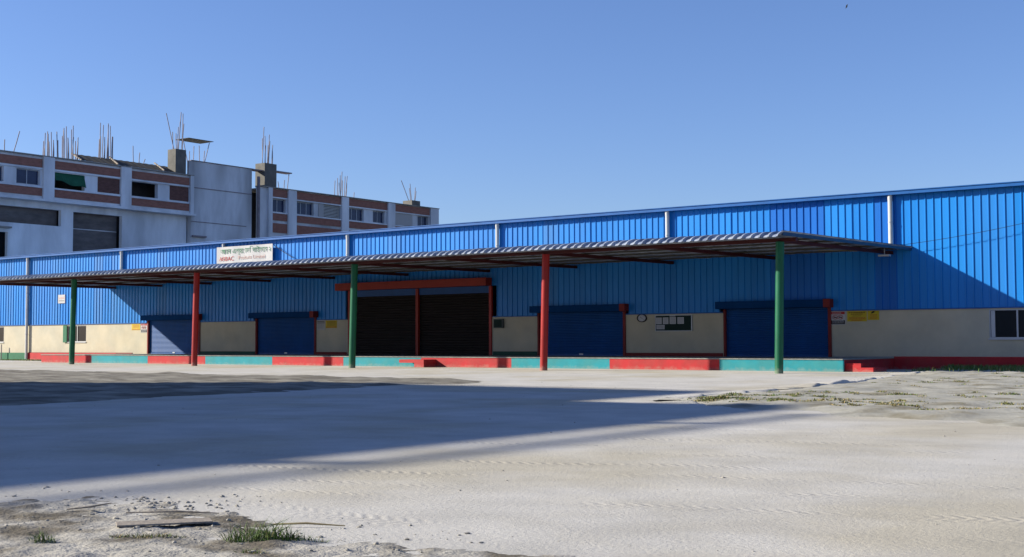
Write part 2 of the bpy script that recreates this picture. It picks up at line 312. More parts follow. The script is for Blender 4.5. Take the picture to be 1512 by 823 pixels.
# openings in the lower wall:  x0, x1, top, sill
openings = [(-95.6, -93.35, 2.66, 1.42), (-84.8, -82.47, 2.66, 1.42), (-75.12, -69.6, 3.05, 0.54), (-63.81, -58.39, 3.05, 0.54), (-55.37, -44.22, 4.55, 0.54), (-40.91, -35.42, 3.05, 0.54), (-29.47, -24.01, 3.05, 0.54), (-16.58, -14.30, 2.68, 1.40)]
xc = XL; mb = MB()
for (a, b, top, sill) in openings:
    mb.box(xc, a, 0.004, 0.24, 0.0, PAN - 0.057)
    if sill > 1:
        bx(a, b, 0.004, 0.24, 0.0, sill).build('wall_bay', 'cream', wh); bx(a, b, 0.004, 0.24, top, PAN - 0.057).build('window_lintel', 'cream', wh)
    mb.build('wall_bay', 'cream', wh); mb = MB(); xc = b
mb.box(xc, XR, 0.004, 0.24, 0.0, PAN - 0.057); mb.build('wall_bay', 'cream', wh)
# painted skirtings above the platform, plinths beyond it
def part(name, m, parent, label=None, **k):
    o = bx(*k['b']).build(name, m, parent, k.get('bevel', 0))
    if label: o['label'] = label
    return o
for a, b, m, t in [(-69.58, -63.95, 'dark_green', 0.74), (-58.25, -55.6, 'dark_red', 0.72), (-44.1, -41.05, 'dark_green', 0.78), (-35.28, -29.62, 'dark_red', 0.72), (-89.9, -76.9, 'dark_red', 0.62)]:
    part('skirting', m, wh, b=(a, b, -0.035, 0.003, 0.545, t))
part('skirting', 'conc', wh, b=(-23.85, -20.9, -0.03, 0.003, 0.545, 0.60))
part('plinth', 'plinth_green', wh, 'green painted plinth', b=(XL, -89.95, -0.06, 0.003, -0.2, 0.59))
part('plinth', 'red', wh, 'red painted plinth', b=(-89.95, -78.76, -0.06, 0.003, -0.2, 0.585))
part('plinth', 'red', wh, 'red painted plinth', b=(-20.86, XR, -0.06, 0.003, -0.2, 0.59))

# roller shutters
def shutter(x0, x1, hood_r, jl=True):
    mb = MB(); z = 0.545; h = 0.088
    prof = []
    while z < 2.95:
        prof += [(0.12, z), (0.098, z + 0.022), (0.092, z + 0.046), (0.105, z + 0.07)]; z += h
    V = [(x0 + 0.02, y, zz) for y, zz in prof] + [(x1 - 0.02, y, zz) for y, zz in prof]; n = len(prof)
    for k in range(n - 1): mb.add([V[k], V[n + k], V[n + k + 1], V[k + 1]], [(0, 1, 2, 3)])
    mb.box(x0 + 0.02, x1 - 0.02, 0.07, 0.13, 0.545, 0.64)
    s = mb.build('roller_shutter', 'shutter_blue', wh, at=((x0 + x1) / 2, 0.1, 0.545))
    bx((x0 + x1) / 2 - .12, (x0 + x1) / 2 + .12, 0.045, 0.07, 0.60, 0.68).build('lock', 'alu', s)
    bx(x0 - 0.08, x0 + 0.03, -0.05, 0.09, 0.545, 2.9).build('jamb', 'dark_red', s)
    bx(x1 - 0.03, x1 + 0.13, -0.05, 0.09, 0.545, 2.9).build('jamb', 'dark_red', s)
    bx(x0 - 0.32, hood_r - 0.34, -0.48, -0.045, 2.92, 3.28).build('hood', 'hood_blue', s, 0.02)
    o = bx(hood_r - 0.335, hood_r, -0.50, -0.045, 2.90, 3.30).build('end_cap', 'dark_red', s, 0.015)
    return s
for a, b, c in [(-75.12, -69.6, -69.25), (-63.81, -58.39, -58.05), (-40.91, -35.42, -35.07), (-29.47, -24.01, -23.75)]: shutter(a, b, c)

# main entrance: two tall dark shutters under one red hood
def dark_leaf(x0, x1):
    mb = MB(); prof = []; z = 0.545
    while z < 4.15: prof += [(0.14, z), (0.10, z + 0.04), (0.10, z + 0.10)]; z += 0.15
    V = [(x0, y, zz) for y, zz in prof] + [(x1, y, zz) for y, zz in prof]; n = len(prof)
    for k in range(n - 1): mb.add([V[k], V[n + k], V[n + k + 1], V[k + 1]], [(0, 1, 2, 3)])
    return mb.build('tall_shutter', 'shutter_dark', wh, at=((x0 + x1) / 2, 0.1, 0.545))
s1 = dark_leaf(-55.2, -49.9); s2 = dark_leaf(-49.68, -44.35)
bx(-55.3, -44.3, 0.02, 0.2, 4.13, 4.55).build('lintel', 'shutter_blue', wh)
for x, w in [(-55.36, .16), (-49.79, .2), (-44.28, .18)]:
    bx(x - w / 2, x + w / 2, -0.07, 0.09, 0.545, 4.5).build('door_post', 'hood_red' if w == .2 else 'pole_red', wh)
o = bx(-56.05, -44.17, -0.62, -0.045, 4.52, 4.97).build('entrance_hood', 'hood_red', wh, 0.02)

# windows
def window(x0, x1, z0, z1, mull, frame='alu'):
    mb = MB(); t = 0.05
    mb.box(x0, x1, 0.03, 0.10, z1 - t, z1); mb.box(x0, x1, 0.03, 0.10, z0, z0 + t); mb.box(x0, x0 + t, 0.03, 0.10, z0 + t, z1 - t); mb.box(x1 - t, x1, 0.03, 0.10, z0 + t, z1 - t)
    for m in mull: mb.box(m - 0.035, m + 0.035, 0.035, 0.095, z0 + t, z1 - t)
    w = mb.build('window', frame, wh, at=((x0 + x1) / 2, 0.06, z0))
    bx(x0 + t, x1 - t, 0.075, 0.083, z0 + t, z1 - t).build('pane', 'glass', w)
    bx(x0 - 0.03, x1 + 0.03, -0.06, 0.028, z0 - 0.06, z0 - 0.003).build('sill', frame, w)
    return w
w = window(-16.58, -14.30, 1.40, 2.68, [-15.39])
bx(-16.50, -16.33, 0.02, 0.07, 1.46, 2.62).build('sash', 'alu', w)
w = window(-84.8, -82.47, 1.42, 2.66, [-83.62], 'white')
mb = MB(); mb.box(-85.25, -84.78, -0.10, -0.06, 1.38, 2.68); mb.build('casement', 'plinth_green', w)
window(-95.6, -93.35, 1.42, 2.66, [-94.5], 'white')

# downpipes
def downpipe(x, z0):
    mb = MB()
    mb.tube([(x, -0.18, EAVE + 0.02), (x, -0.18, EAVE - 0.12), (x, -0.16, EAVE - 0.3), (x, -0.16, z0)], 0.105, 14)
    p = mb.build('downpipe', 'pipe', wh, at=(x, -0.16, z0))
    for z in ([6.0 + 0.75] if z0 > 3 else [6.75, 5.2, 3.9, 2.0]):
        b = MB().tube([(x, -0.16, z), (x, -0.16, z + 0.06)], 0.118, 14); b.build('bracket', 'alu', p)
for x in (-78.11, -66.96, -55.40, -43.68, -32.64, -20.88): downpipe(x, 5.60)
downpipe(-89.95, 0.12)
mb = MB().tube([(-93.1, -0.35, 0.0), (-93.1, -0.35, 1.25)], 0.045, 8); o = mb.build('earthing_post', 'conc'); prop(o, 'thin grey post standing before the green plinth at the far left', 'post')

# ================================================================== LOADING PLATFORM
PY = -6.157
pf = empty('loading_platform', (-50, -3, 0), 'low concrete loading platform with alternating red and teal painted front', 'platform')
bx(-78.76, -20.87, PY + 0.03, -0.002, -0.3, 0.495).build('platform_core', 'red', pf)
bx(-78.80, -20.85, PY - 0.03, -0.002, 0.497, 0.545).build('deck', 'deck', pf, 0.008)
eb = [-78.76, -73.05, -67.14, -61.58, -55.65, -49.92, -44.22, -38.26, -32.44, -26.64, -20.87]
for i in range(10):
    c = 'red' if i % 2 == 0 else 'teal'
    o = bx(eb[i] + 0.004, eb[i + 1] - 0.004, PY, PY + 0.028, -0.3, 0.495).build('painted_band', c, pf); o['label'] = c + ' painted front band'
bx(-20.868, -20.84, PY, PY + 0.13, -0.3, 0.495).build('corner_strip', 'teal', pf)
# steps
st = MB(); st.box(-44.9, -43.2, -7.15, PY - 0.002, 0.23, 0.40); st.box(-43.85, -43.2, -7.15, PY - 0.002, -0.1, 0.228)
o = st.build('concrete_step', 'red'); prop(o, 'overhanging red slab step at the middle of the platform front', 'step')
st = MB(); st.box(-20.838, -20.15, -5.95, -4.4, -0.1, 0.36); st.box(-20.148, -19.62, -5.95, -4.4, -0.1, 0.18)
o = st.build('end_steps', 'red'); prop(o, 'two small red steps at the shaded right end of the platform', 'steps')

# ================================================================== CANOPY
cn = empty('canopy', (-50, -10.2, 0), 'long flat loading canopy of zinc sheets on red and green posts', 'canopy')
SH = 0.10   # the sheets run slightly skew to the wall
def cxy(u, t): return u - SH * t                                  # t = distance out from the wall
UL, UR = -79.9, -20.0
ZT = 5.54
prof_t = [(-0.03, ZT - 0.02), (3, ZT - 0.02), (6, ZT - 0.015), (9, ZT - 0.005), (11.1, ZT)]
for k in range(1, 8):
    a = k / 7 * R(82); prof_t.append((11.1 + 0.75 * math.sin(a), ZT - 0.21 * (1 - math.cos(a))))
ribs = []; u = UL; cp = 0.38
while u < UR - 0.1:
    j = random.uniform(-0.012, 0.012)
    ribs += [(u, 0 + j), (u + 0.25, 0 + j), (u + 0.275, 0.10 + j), (u + 0.34, 0.10 + j)]; u += cp
ribs.append((UR, 0))
mb = MB(); nr = len(ribs); npf = len(prof_t); V = []
for k, (t, z) in enumerate(prof_t):
    for (uu, h) in ribs:
        if k >= 5:
            a = (k - 4) / 7 * R(82); V.append((cxy(uu, t + h * math.sin(a)), -(t + h * math.sin(a)), z + h * math.cos(a)))
        else: V.append((cxy(uu, t), -t, z + h))
F = [(k * nr + i, k * nr + i + 1, (k + 1) * nr + i + 1, (k + 1) * nr + i) for k in range(npf - 1) for i in range(nr - 1)]
mb.add(V, F); sheet = mb.build('roof_sheet', 'zinc', cn)
def skewbox(u0, u1, t0, t1, z0, z1):
    v = [(cxy(u, t), -t, z) for z in (z0, z1) for t in (t1, t0) for u in (u0, u1)]
    return MB().add(v, [(0, 2, 3, 1), (4, 5, 7, 6), (0, 1, 5, 4), (2, 6, 7, 3), (0, 4, 6, 2), (1, 3, 7, 5)])
skewbox(UR - 0.03, UR + 0.04, 0.0, 11.4, ZT - 0.10, ZT + 0.10).build('edge_trim', 'trim', cn)
skewbox(UL - 0.04, UL + 0.03, 0.0, 11.4, ZT - 0.10, ZT + 0.10).build('edge_trim', 'trim', cn)
skewbox(UL + 0.05, UR - 0.05, 10.10, 10.26, 5.29, 5.44).build('front_beam', 'steel_red', cn)
for t in (1.2, 3.2, 5.2, 7.0, 8.7): skewbox(UL + 0.05, UR - 0.05, t, t + 0.09, 5.443, 5.51).build('purlin', 'lean', cn)
cols = [(-79.95, 'red'), (-69.36, 'green'), (-57.70, 'red'), (-45.40, 'green'), (-33.44, 'red'), (-21.906, 'green')]
us = [c[0] + SH * 10.2 for c in cols]; raf = []
for i, uu in enumerate(us):
    raf.append(uu)
    if i < 5: raf.append((uu + us[i + 1]) / 2)
for uu in raf:
    mbb = skewbox(uu - 0.07, uu + 0.07, 0.03, 10.09, 5.29, 5.44)
    mbb.build('rafter', 'steel_red', cn)
for x, c in cols:
    lean = 0.125 if x > -25 else 0.16
    mb = MB().tube([(x, -10.2, -0.2), (x + lean * 0.5, -10.2, 2.6), (x + lean, -10.2, 5.29)], 0.172, 24, caps=True)
    o = mb.build('column', 'pole_' + c, cn, at=(x, -10.2, 0)); o['label'] = c + ' painted steel post'
# small floodlight under the right edge and wires
mb = MB().box(-20.95, -20.45, -1.62, -1.35, 5.12, 5.20); mb.tube([(-20.7, -1.48, 5.2), (-20.7, -1.48, 5.48)], 0.02, 6)
o = mb.build('floodlight', 'alu'); prop(o, 'small pale floodlight under the right end of the canopy', 'lamp')
def sag(a, b, s, n=16): 
    a, b = Vector(a), Vector(b); return [a.lerp(b, k / n) - Vector((0, 0, s * 4 * (k / n) * (1 - k / n))) for k in range(n + 1)]
o = MB().tube(sag((-21.7, -2.2, 5.36), (-20.15, -1.4, 5.62), 0.02) + sag((-20.1, -0.4, 5.70), (-9, -0.3, 7.75), 0.28, 30), 0.012, 6).build('overhead_wire', 'black'); prop(o, 'thin dark wire rising to the right across the blue cladding', 'cable')
o = MB().tube(sag((-62.0, -0.22, 7.70), (-60.1, -0.22, 6.75), 0.03), 0.022, 6).build('tie_rope', 'black'); prop(o, 'short dark rope slanting down from the banner corner', 'rope')
o = MB().tube([(-23.4, -2.6, 5.45), (-22.3, -2.4, 5.40), (-21.7, -2.2, 5.36)], 0.014, 6).build('lamp_cord', 'straw'); prop(o, 'pale cord hanging beneath the right canopy edge', 'cord')

# ================================================================== SIGNS AND FITTINGS
def text(body, size, loc, m, parent, sx=1.0):
    cu = bpy.data.curves.new('lettering', 'FONT'); cu.body = body; cu.size = size; cu.extrude = 0.002; cu.resolution_u = 3
    tmp = bpy.data.objects.new('tmp', cu); COL.objects.link(tmp)
    dg = bpy.context.evaluated_depsgraph_get(); dg.update()
    me = bpy.data.meshes.new_from_object(tmp.evaluated_get(dg)); bpy.data.objects.remove(tmp)
    o = bpy.data.objects.new('lettering', me); COL.objects.link(o); me.materials.clear(); me.materials.append(M[m])
    o.rotation_euler = (R(90), 0, 0); o.scale = (sx, 1, 1); o.parent = parent
    p = parent; off = Vector((0, 0, 0))
    while p is not None: off += p.location; p = p.parent
    o.location = Vector(loc) - off
    return o
# banner
bn = MB(); 
N_ = 14
for k in range(N_):
    a, b = k / N_, (k + 1) / N_
    f = lambda t: (-67.50 + 5.5 * t, -0.30 + 0.02 * math.sin(t * 17), 6.63, 7.78)
    p, q = f(a), f(b)
    bn.quad((p[0], p[1], p[2]), (q[0], q[1], q[2]), (q[0], q[1], q[3]), (p[0], p[1], p[3]))
ban = bn.build('banner', 'white', at=(-64.75, -0.3, 6.63)); prop(ban, 'white banner with green and red lettering above the canopy edge', 'banner')
text('আরব এগ্রোভি গাইডেন ২', 0.47, (-67.1, -0.335, 7.30), 'ink_green', ban, 0.98)
text('ARBAC', 0.40, (-67.2, -0.335, 6.83), 'ink_red', ban, 1.15)
text('Products Limited', 0.34, (-65.35, -0.335, 6.89), 'ink_pale', ban, 1.12)

def lines(mb_rows, m, parent, y):
    mb = MB()
    for (x0, x1, z, h) in mb_rows:
        x = x0
        while x < x1:
            w = random.uniform(0.035, 0.085); mb.box(x, min(x + w, x1), y - 0.002, y, z, z + h); x += w + 0.018
    return mb.build('lettering', m, parent)
def danger_sign(x0, x1, z0, z1, label, faded=False):
    W_, H_ = x1 - x0, z1 - z0
    s = bx(x0, x1, -0.012, 0.002, z0, z1).build('safety_sign', 'white', at=(x0, -0.01, z0)); prop(s, label, 'sign')
    if faded:
        bx(x0 + .05 * W_, x1 - .05 * W_, -0.016, -0.0125, z0 + .86 * H_, z0 + .93 * H_).build('header', 'black', s)
        bx(x0 + .05 * W_, x1 - .05 * W_, -0.016, -0.0125, z0 + .70 * H_, z0 + .78 * H_).build('header', 'black', s)
        lines([(x0 + .12 * W_, x1 - .12 * W_, z0 + q * H_, .022) for q in (.2, .32, .44, .56)], 'box', s, -0.013)
        return s
    h = bx(x0 + .05 * W_, x1 - .05 * W_, -0.016, -0.0125, z0 + .78 * H_, z0 + .965 * H_).build('header', 'sign_red', s)
    text('DANGER', .165 * H_, (x0 + .12 * W_, -0.02, z0 + .81 * H_), 'white', s, 1.05 * W_ / .74)
    bx(x0 + .05 * W_, x1 - .05 * W_, -0.016, -0.0125, z0 + .05 * H_, z0 + .34 * H_).build('footer', 'black', s)
    lines([(x0 + .12 * W_, x1 - .12 * W_, z0 + q * H_, .02) for q in (.12, .2, .28)], 'paper', s, -0.017)
    for q in (.32, .66):
        cx, cz = x0 + q * W_, z0 + .56 * H_; r = .17 * W_
        ring = MB(); ring.tube([(cx + r * math.cos(a), -0.016, cz + .72 * r * math.sin(a)) for a in np.linspace(0, 2 * math.pi, 17)], .012, 5, caps=False)
        ring.tube([(cx - .7 * r, -0.016, cz + .5 * r), (cx + .7 * r, -0.016, cz - .5 * r)], .01, 5); ring.build('prohibition_ring', 'sign_red', s)
        g_ = MB(); g_.box(cx - .6 * r, cx + .6 * r, -.0155, -.0125, cz - .22 * r, cz + .16 * r); g_.build('pictogram', 'black', s)
    return s
danger_sign(-23.93, -23.17, 2.07, 2.71, 'white danger sign with red header beside the right-hand shutter door')
danger_sign(-75.98, -75.24, 2.06, 2.71, 'white danger sign with red header in the sun at the left end shutter')
danger_sign(-58.2, -57.49, 2.10, 2.71, 'white notice with black bands in shade left of the main entrance', True)
def yellow_sign(x0, x1, z0, z1, label, kind):
    s = bx(x0, x1, -0.012, 0.002, z0, z1).build('yellow_sign', 'yellow', at=(x0, -0.01, z0)); prop(s, label, 'sign'); W_, H_ = x1 - x0, z1 - z0
    if kind == 'text':
        lines([(x0 + .08 * W_, x1 - .08 * W_, z0 + .80 * H_, .05), (x0 + .2 * W_, x1 - .2 * W_, z0 + .66 * H_, .04), (x0 + .28 * W_, x1 - .28 * W_, z0 + .5 * H_, .03)], 'ink_brown', s, -0.013)
        lines([(x0 + .08 * W_, x1 - .06 * W_, z0 + .33 * H_, .035), (x0 + .08 * W_, x1 - .06 * W_, z0 + .2 * H_, .045), (x0 + .22 * W_, x1 - .22 * W_, z0 + .06 * H_, .045)], 'ink_orange', s, -0.013)
    elif kind == 'cone':
        g_ = MB().tube([(x0 + .32 * W_, -.014, z0 + .74 * H_), (x0 + .5 * W_, -.014, z0 + .86 * H_), (x0 + .62 * W_, -.014, z0 + .9 * H_)], [.02, .045, .02], 8); g_.build('pictogram', 'black', s)
        lines([(x0 + .2 * W_, x1 - .15 * W_, z0 + q * H_, .03) for q in (.12, .26, .4, .54)], 'ink_orange', s, -0.013)
    else:
        lines([(x0 + .12 * W_, x1 - .1 * W_, z0 + q * H_, .035) for q in (.34, .5, .66, .8)], 'ink_brown' if kind == 'faded' else 'ink_orange', s, -0.013)
        bx(x0 + .06 * W_, x1 - .06 * W_, -0.015, -.0125, z0 + .08 * H_, z0 + .2 * H_).build('footer', 'ink_orange', s)
    return s
yellow_sign(-23.09, -22.14, 2.22, 2.71, 'wide yellow sign with rows of text right of the danger sign', 'text')
yellow_sign(-22.10, -21.55, 2.28, 2.71, 'small square yellow sign with a dark pictogram at its top', 'cone')
yellow_sign(-77.02, -76.05, 2.25, 2.70, 'yellow sign in the sun at the far left of the cream wall', 'plain')
yellow_sign(-57.43, -56.45, 2.22, 2.70, 'yellow sign in shade between white notice and green post', 'faded')
# white paper on cladding
s = bx(-85.99, -85.1, -0.07, -0.045, 4.37, 5.02).build('wall_notice', 'white', at=(-85.99, -0.06, 4.37)); prop(s, 'small white notice fixed high on the sunlit blue cladding', 'notice')
for q, m in ((.25, 'box'), (.5, 'ink_pale'), (.62, 'ink_pale'), (.78, 'paper')): bx(-85.9, -85.2, -0.074, -0.0705, 4.37 + q * .65, 4.37 + q * .65 + .05).build('text_line', m, s)
# electrical box
s = bx(-43.98, -43.33, -0.16, 0.003, 2.10, 2.62).build('meter_box', 'box', at=(-43.98, -0.1, 2.10), bevel=0.015); prop(s, 'grey metal meter box on the cream wall right of the entrance', 'electric box')
bx(-43.92, -43.39, -0.166, -0.1605, 2.15, 2.57).build('lid', 'board', s)
# clock
ck = empty('wall_clock', (-34.29, -0.03, 2.535), 'round white wall clock with dark rim on the cream wall', 'clock')
def disc(rx, rz, y, z, x=-34.29, n=40): 
    return [(x + rx * math.cos(2 * math.pi * k / n), y, z + rz * math.sin(2 * math.pi * k / n)) for k in range(n)]
A_ = disc(.30, .215, .002, 2.535); B_ = disc(.30, .215, -.05, 2.535); C_ = disc(.245, .175, -.055, 2.535); D_ = disc(.245, .175, -.03, 2.535)
mb = MB(); n = 40
for P_, Q_ in ((A_, B_), (B_, C_), (C_, D_)): mb.add(P_ + Q_, [(k, (k + 1) % n, n + (k + 1) % n, n + k) for k in range(n)])
mb.build('rim', 'black', ck)
MB().add(disc(.246, .176, -.031, 2.535), [tuple(range(n))]).build('dial', 'paper', ck)
mb = MB()
for k in range(12):
    a = k * math.pi / 6; mb.box(-34.29 + .2 * math.cos(a) - .01, -34.29 + .2 * math.cos(a) + .01, -.034, -.032, 2.535 + .142 * math.sin(a) - .008, 2.535 + .142 * math.sin(a) + .008)
mb.build('hour_marks', 'black', ck)
MB().tube([(-34.29, -.037, 2.535), (-34.40, -.037, 2.60)], .007, 5).build('hour_hand', 'black', ck)
MB().tube([(-34.29, -.037, 2.535), (-34.16, -.037, 2.44)], .005, 5).build('minute_hand', 'black', ck)
# notice board
nb = empty('notice_board', (-32.41, 0, 1.84), 'dark green notice board with five white papers on the cream wall', 'notice board')
x0, x1, z0, z1 = -33.48, -31.34, 1.84, 2.67
bx(x0 + .03, x1 - .03, -0.03, 0.003, z0 + .03, z1 - .03).build('panel', 'board', nb)
mb = MB(); mb.box(x0, x1, -.05, 0.003, z1 - .03, z1); mb.box(x0, x1, -.05, 0.003, z0, z0 + .03); mb.box(x0, x0 + .03, -.05, 0.003, z0 + .03, z1 - .03); mb.box(x1 - .03, x1 + .02, -.05, 0.003, z0 + .03, z1 - .03); mb.build('frame', 'alu', nb)
for k, (a, c, w_, h_) in enumerate([(.05, .37, .33, .34), (.45, .37, .33, .34), (.85, .37, .37, .35), (1.31, .37, .37, .34), (.07, .10, .48, .23)]):
    p = bx(x0 + a, x0 + a + w_, -.036, -.0315, z0 + c, z0 + c + h_).build('paper', 'paper', nb)
    lines([(x0 + a + .05, x0 + a + w_ - .05, z0 + c + q * h_, .012) for q in (.2, .35, .5, .65, .8)], 'box', p, -.0365)
bx(x0 + .86, x0 + 1.2, -.056, -.051, z1 - .07, z1 - .01).build('name_plate', 'paper', nb)

# ================================================================== BACKGROUND BUILDINGS
XB = -125.0
def fbox(mb, r, d0, d1, mi=0): return mb.box(XB + d0, XB + d1, r[0], r[1], r[2], r[3], mi)
def piece(name, m, r, d0, d1, parent, label=None):
    o = fbox(MB(), r, d0, d1).build(name, m, parent)
    if label: o['label'] = label
    return o
def rods(parent, spec):
    for (y, z0, z1, dy, dx) in spec:
        MB().tube([(XB - dx, y, z0), (XB - dx + random.uniform(-.05, .05), y + dy * .5, (z0 + z1) / 2), (XB - dx, y + dy, z1)], 0.052, 5).build('rebar', 'rebar', parent)
def fwin(parent, r, mull=2, m='alu', recess=-0.42):
    f = MB(); t = 0.09
    a = (r[0], r[1], r[3] - t, r[3]); fbox(f, a, recess, recess + .1); fbox(f, (r[0], r[1], r[2], r[2] + t), recess, recess + .1)
    for k in range(mull + 1):
        y = r[0] + (r[1] - r[0] - t) * k / mull; fbox(f, (y, y + t, r[2] + t, r[3] - t), recess, recess + .1)
    w = f.build('window', m, parent); fbox(MB(), (r[0] + t, r[1] - t, r[2] + t, r[3] - t), recess + .03, recess + .05).build('pane', M['fglass'], w); return w
M['fglass'] = mat('facade_glass', (0.04, 0.055, 0.13), 0.15, 0, 0.2, 0.8)
fa = empty('unfinished_factory', (XB, 30, 0), 'unfinished grey factory with brick bands and green awning behind the warehouse', 'building')
def wall_with_holes(parent, y0, y1, z0, z1, holes, d0, d1, m, name='wall'):
    mb = MB(); ys = sorted({y0, y1, *[h[0] for h in holes], *[h[1] for h in holes]}); 
    for a, b in zip(ys[:-1], ys[1:]):
        hs = sorted([h for h in holes if h[0] <= a + 1e-6 and h[1] >= b - 1e-6], key=lambda h: h[2]); z = z0
        for h in hs:
            if h[2] > z: fbox(mb, (a, b, z, h[2]), d0, d1)
            z = h[3]
        if z < z1: fbox(mb, (a, b, z, z1), d0, d1)
    return mb.build(name, m, parent)
up = [(20.72, 23.60, 18.72, 20.40), (15.6, 19.21, 18.72, 20.40), (25.25, 29.29, 18.63, 20.40), (35.54, 39.47, 18.71, 20.43), (10.2, 13.3, 18.7, 20.4)]
wall_with_holes(fa, 8, 44.5, 17.24, 21.95, up, -0.6, 0.0, 'facade')
low = [(17.5, 26.9, 14.48, 16.3), (28.47, 35.04, 9.5, 16.27), (19.21, 20.37, 9.5, 13.41)]
wall_with_holes(fa, 8, 44.5, 0, 17.0, low, -1.4, -0.9, 'facade', 'lower_wall')
piece('ledge', 'facade', (8, 44.9, 17.0, 17.238), -1.0, 0.5, fa)
piece('parapet_cap', 'conc', (8, 44.66, 21.952, 22.06), -0.6, 0.36, fa)
for r in [(13.6, 14.9), (23.85, 25.21), (34.03, 35.45), (44.16, 44.66)]: piece('pier', 'facade', (r[0], r[1], 17.24, 21.95), 0.002, 0.32, fa)
for a, b in [(14.95, 23.8), (25.25, 34.0), (35.5, 44.1)]:
    piece('brick_band', 'brick', (a, b, 20.74, 21.66), 0.002, 0.10, fa); piece('brick_band', 'brick', (a, b, 17.58, 18.43), 0.002, 0.10, fa)
    piece('sill_strip', 'facade', (a, b, 18.45, 18.62), 0.002, 0.2, fa); piece('sill_strip', 'facade', (a, b, 20.5, 20.68), 0.002, 0.2, fa)
piece('brick_infill', 'brick_dark', (31.0, 33.96, 18.72, 20.45), 0.003, 0.06, fa); piece('brick_infill', 'brick_dark', (41.2, 44.02, 18.72, 20.46), 0.003, 0.06, fa)
fwin(fa, up[0]); fwin(fa, up[1])

piece('room_back', 'opening', (8, 44.5, 17.3, 21.9), -3.0, -2.9, fa); piece('room_back', 'opening', (8, 44.5, 0, 16.8), -3.4, -3.3, fa)
mb = MB(); ny = 12
for k in range(ny):
    a, b = k / ny, (k + 1) / ny
    g1 = lambda t: (25.3 + 3.95 * t); zz = lambda t: 19.45 - 0.55 * t + 0.12 * math.sin(t * 9)
    mb.quad((XB - .1, g1(a), 20.4), (XB - .1, g1(b), 20.4), (XB + .35, g1(b), zz(b)), (XB + .35, g1(a), zz(a)))
mb.build('awning', 'awning', fa)
piece('bay_infill', 'brick_old', (28.47, 35.04, 0, 16.4), -2.0, -1.9, fa); piece('bay_infill', 'brick_old', (17.5, 27.0, 14.3, 16.5), -2.0, -1.9, fa); piece('string_course', 'facade_old', (28.5, 35.0, 14.4, 14.5), -1.9, -1.84, fa)
piece('door_cap', 'conc', (19.1, 20.5, 13.80, 13.98), -0.9, -0.3, fa)
# stair tower, plain stained wall
piece('stair_tower', 'facade_old', (44.67, 54.54, 0, 21.9), -8, -0.25, fa); piece('tower_parapet', 'facade_old', (44.3, 54.54, 21.903, 23.9), -0.6, -0.25, fa); piece('tower_parapet', 'facade_old', (54.2, 54.54, 21.903, 23.9), -8, -0.603, fa)
piece('tower_coping', 'rebar', (44.67, 54.7, 23.903, 24.0), -0.8, -0.15, fa)
piece('string_course', 'rebar', (44.7, 54.5, 20.56, 20.66), -0.248, -0.19, fa); piece('string_course', 'rebar', (44.7, 53.6, 16.33, 16.42), -0.248, -0.19, fa)
piece('vent_hood', 'rebar', (44.8, 46.9, 14.45, 14.66), -0.248, 0.1, fa)
piece('roof_slab', 'conc', (8, 44.6, 21.7, 21.9), -14, -0.61, fa)
piece('column_stub', 'stub', (42.2, 43.8, 21.9, 25.1), -1.7, -0.2, fa)
# lean-to roof sheets
mb = MB(); n = 30
for k in range(n):
    a, b = 28.8 + 13.6 * k / n, 28.8 + 13.6 * (k + 1) / n; j = 0.05 * (k % 2)
    mb.quad((XB + .1, a, 22.07 + j), (XB + .1, b, 22.07 + .05 - j), (XB - 3.2, b + .9, 23.25 + .05 - j), (XB - 3.2, a + .9, 23.25 + j))
mb.build('lean_to_sheet', 'lean', fa)
for y in (33.6, 40.2): MB().tube([(XB + .2, y, 22.18), (XB - 3.2, y + 1.2, 23.5)], .1, 5).build('batten', 'wood', fa)
MB().tube([(XB + .12, 28.75, 22.13), (XB - 3.2, 29.7, 23.3)], .1, 5).build('batten', 'wood', fa)
rods(fa, [(18.6, 22, 23.3, .05, 1), (19.2, 22, 23.8, -.1, 1), (20.0, 22, 23.5, 0, 1.2), (20.9, 22, 24.6, .75, 1)])
rods(fa, [(24.8 + .19 * k, 21.9, 24.3 + random.uniform(-.8, 1.0), random.uniform(-.15, .15), 1.0 + .5 * (k % 3)) for k in range(11)])
rods(fa, [(27.3 + .19 * k, 21.9, 25.2 + random.uniform(-1.0, 1.0), random.uniform(-.15, .2), 1.0 + .5 * (k % 3)) for k in range(12)])
rods(fa, [(33.2 + .19 * k, 22.4, 25.8 + random.uniform(-1.0, 1.7), random.uniform(-.15, .25), 2.6 + .5 * (k % 3)) for k in range(12)])
rods(fa, [(38.6, 23, 25.3, -.1, 3.6), (39.4, 23, 24.6, .1, 3.6), (40.0, 23, 23.9, .3, 3.6)])
rods(fa, [(42.4, 25.1, 29.4, -1.2, .8), (42.6, 25.1, 27.3, -.1, 1.2), (43.0, 25.1, 28.6, .25, .7), (43.3, 25.1, 29.9, .4, 1.1), (43.6, 25.1, 29.7, .15, .8), (42.8, 25.1, 27.9, .1, .6), (43.2, 25.1, 27.2, -.1, 1.3), (43.45, 25.1, 28.4, .2, .5)])
rods(fa, [(46.6, 24, 25.6, 0, 3), (47.2, 24, 26.3, .1, 3), (48.4, 24, 26.5, -.1, 3.2), (48.9, 24, 25.9, .1, 3)])
# shade frame on the tower
tf = MB(); tf.box(XB - 4.2, XB - 1.6, 45.3, 49.3, 26.95, 27.0); tf.build('flat_panel', 'lean', fa)
rods(fa, [(46.0, 24, 26.95, -.75, 2.6), (48.6, 24, 26.95, .85, 2.6)])

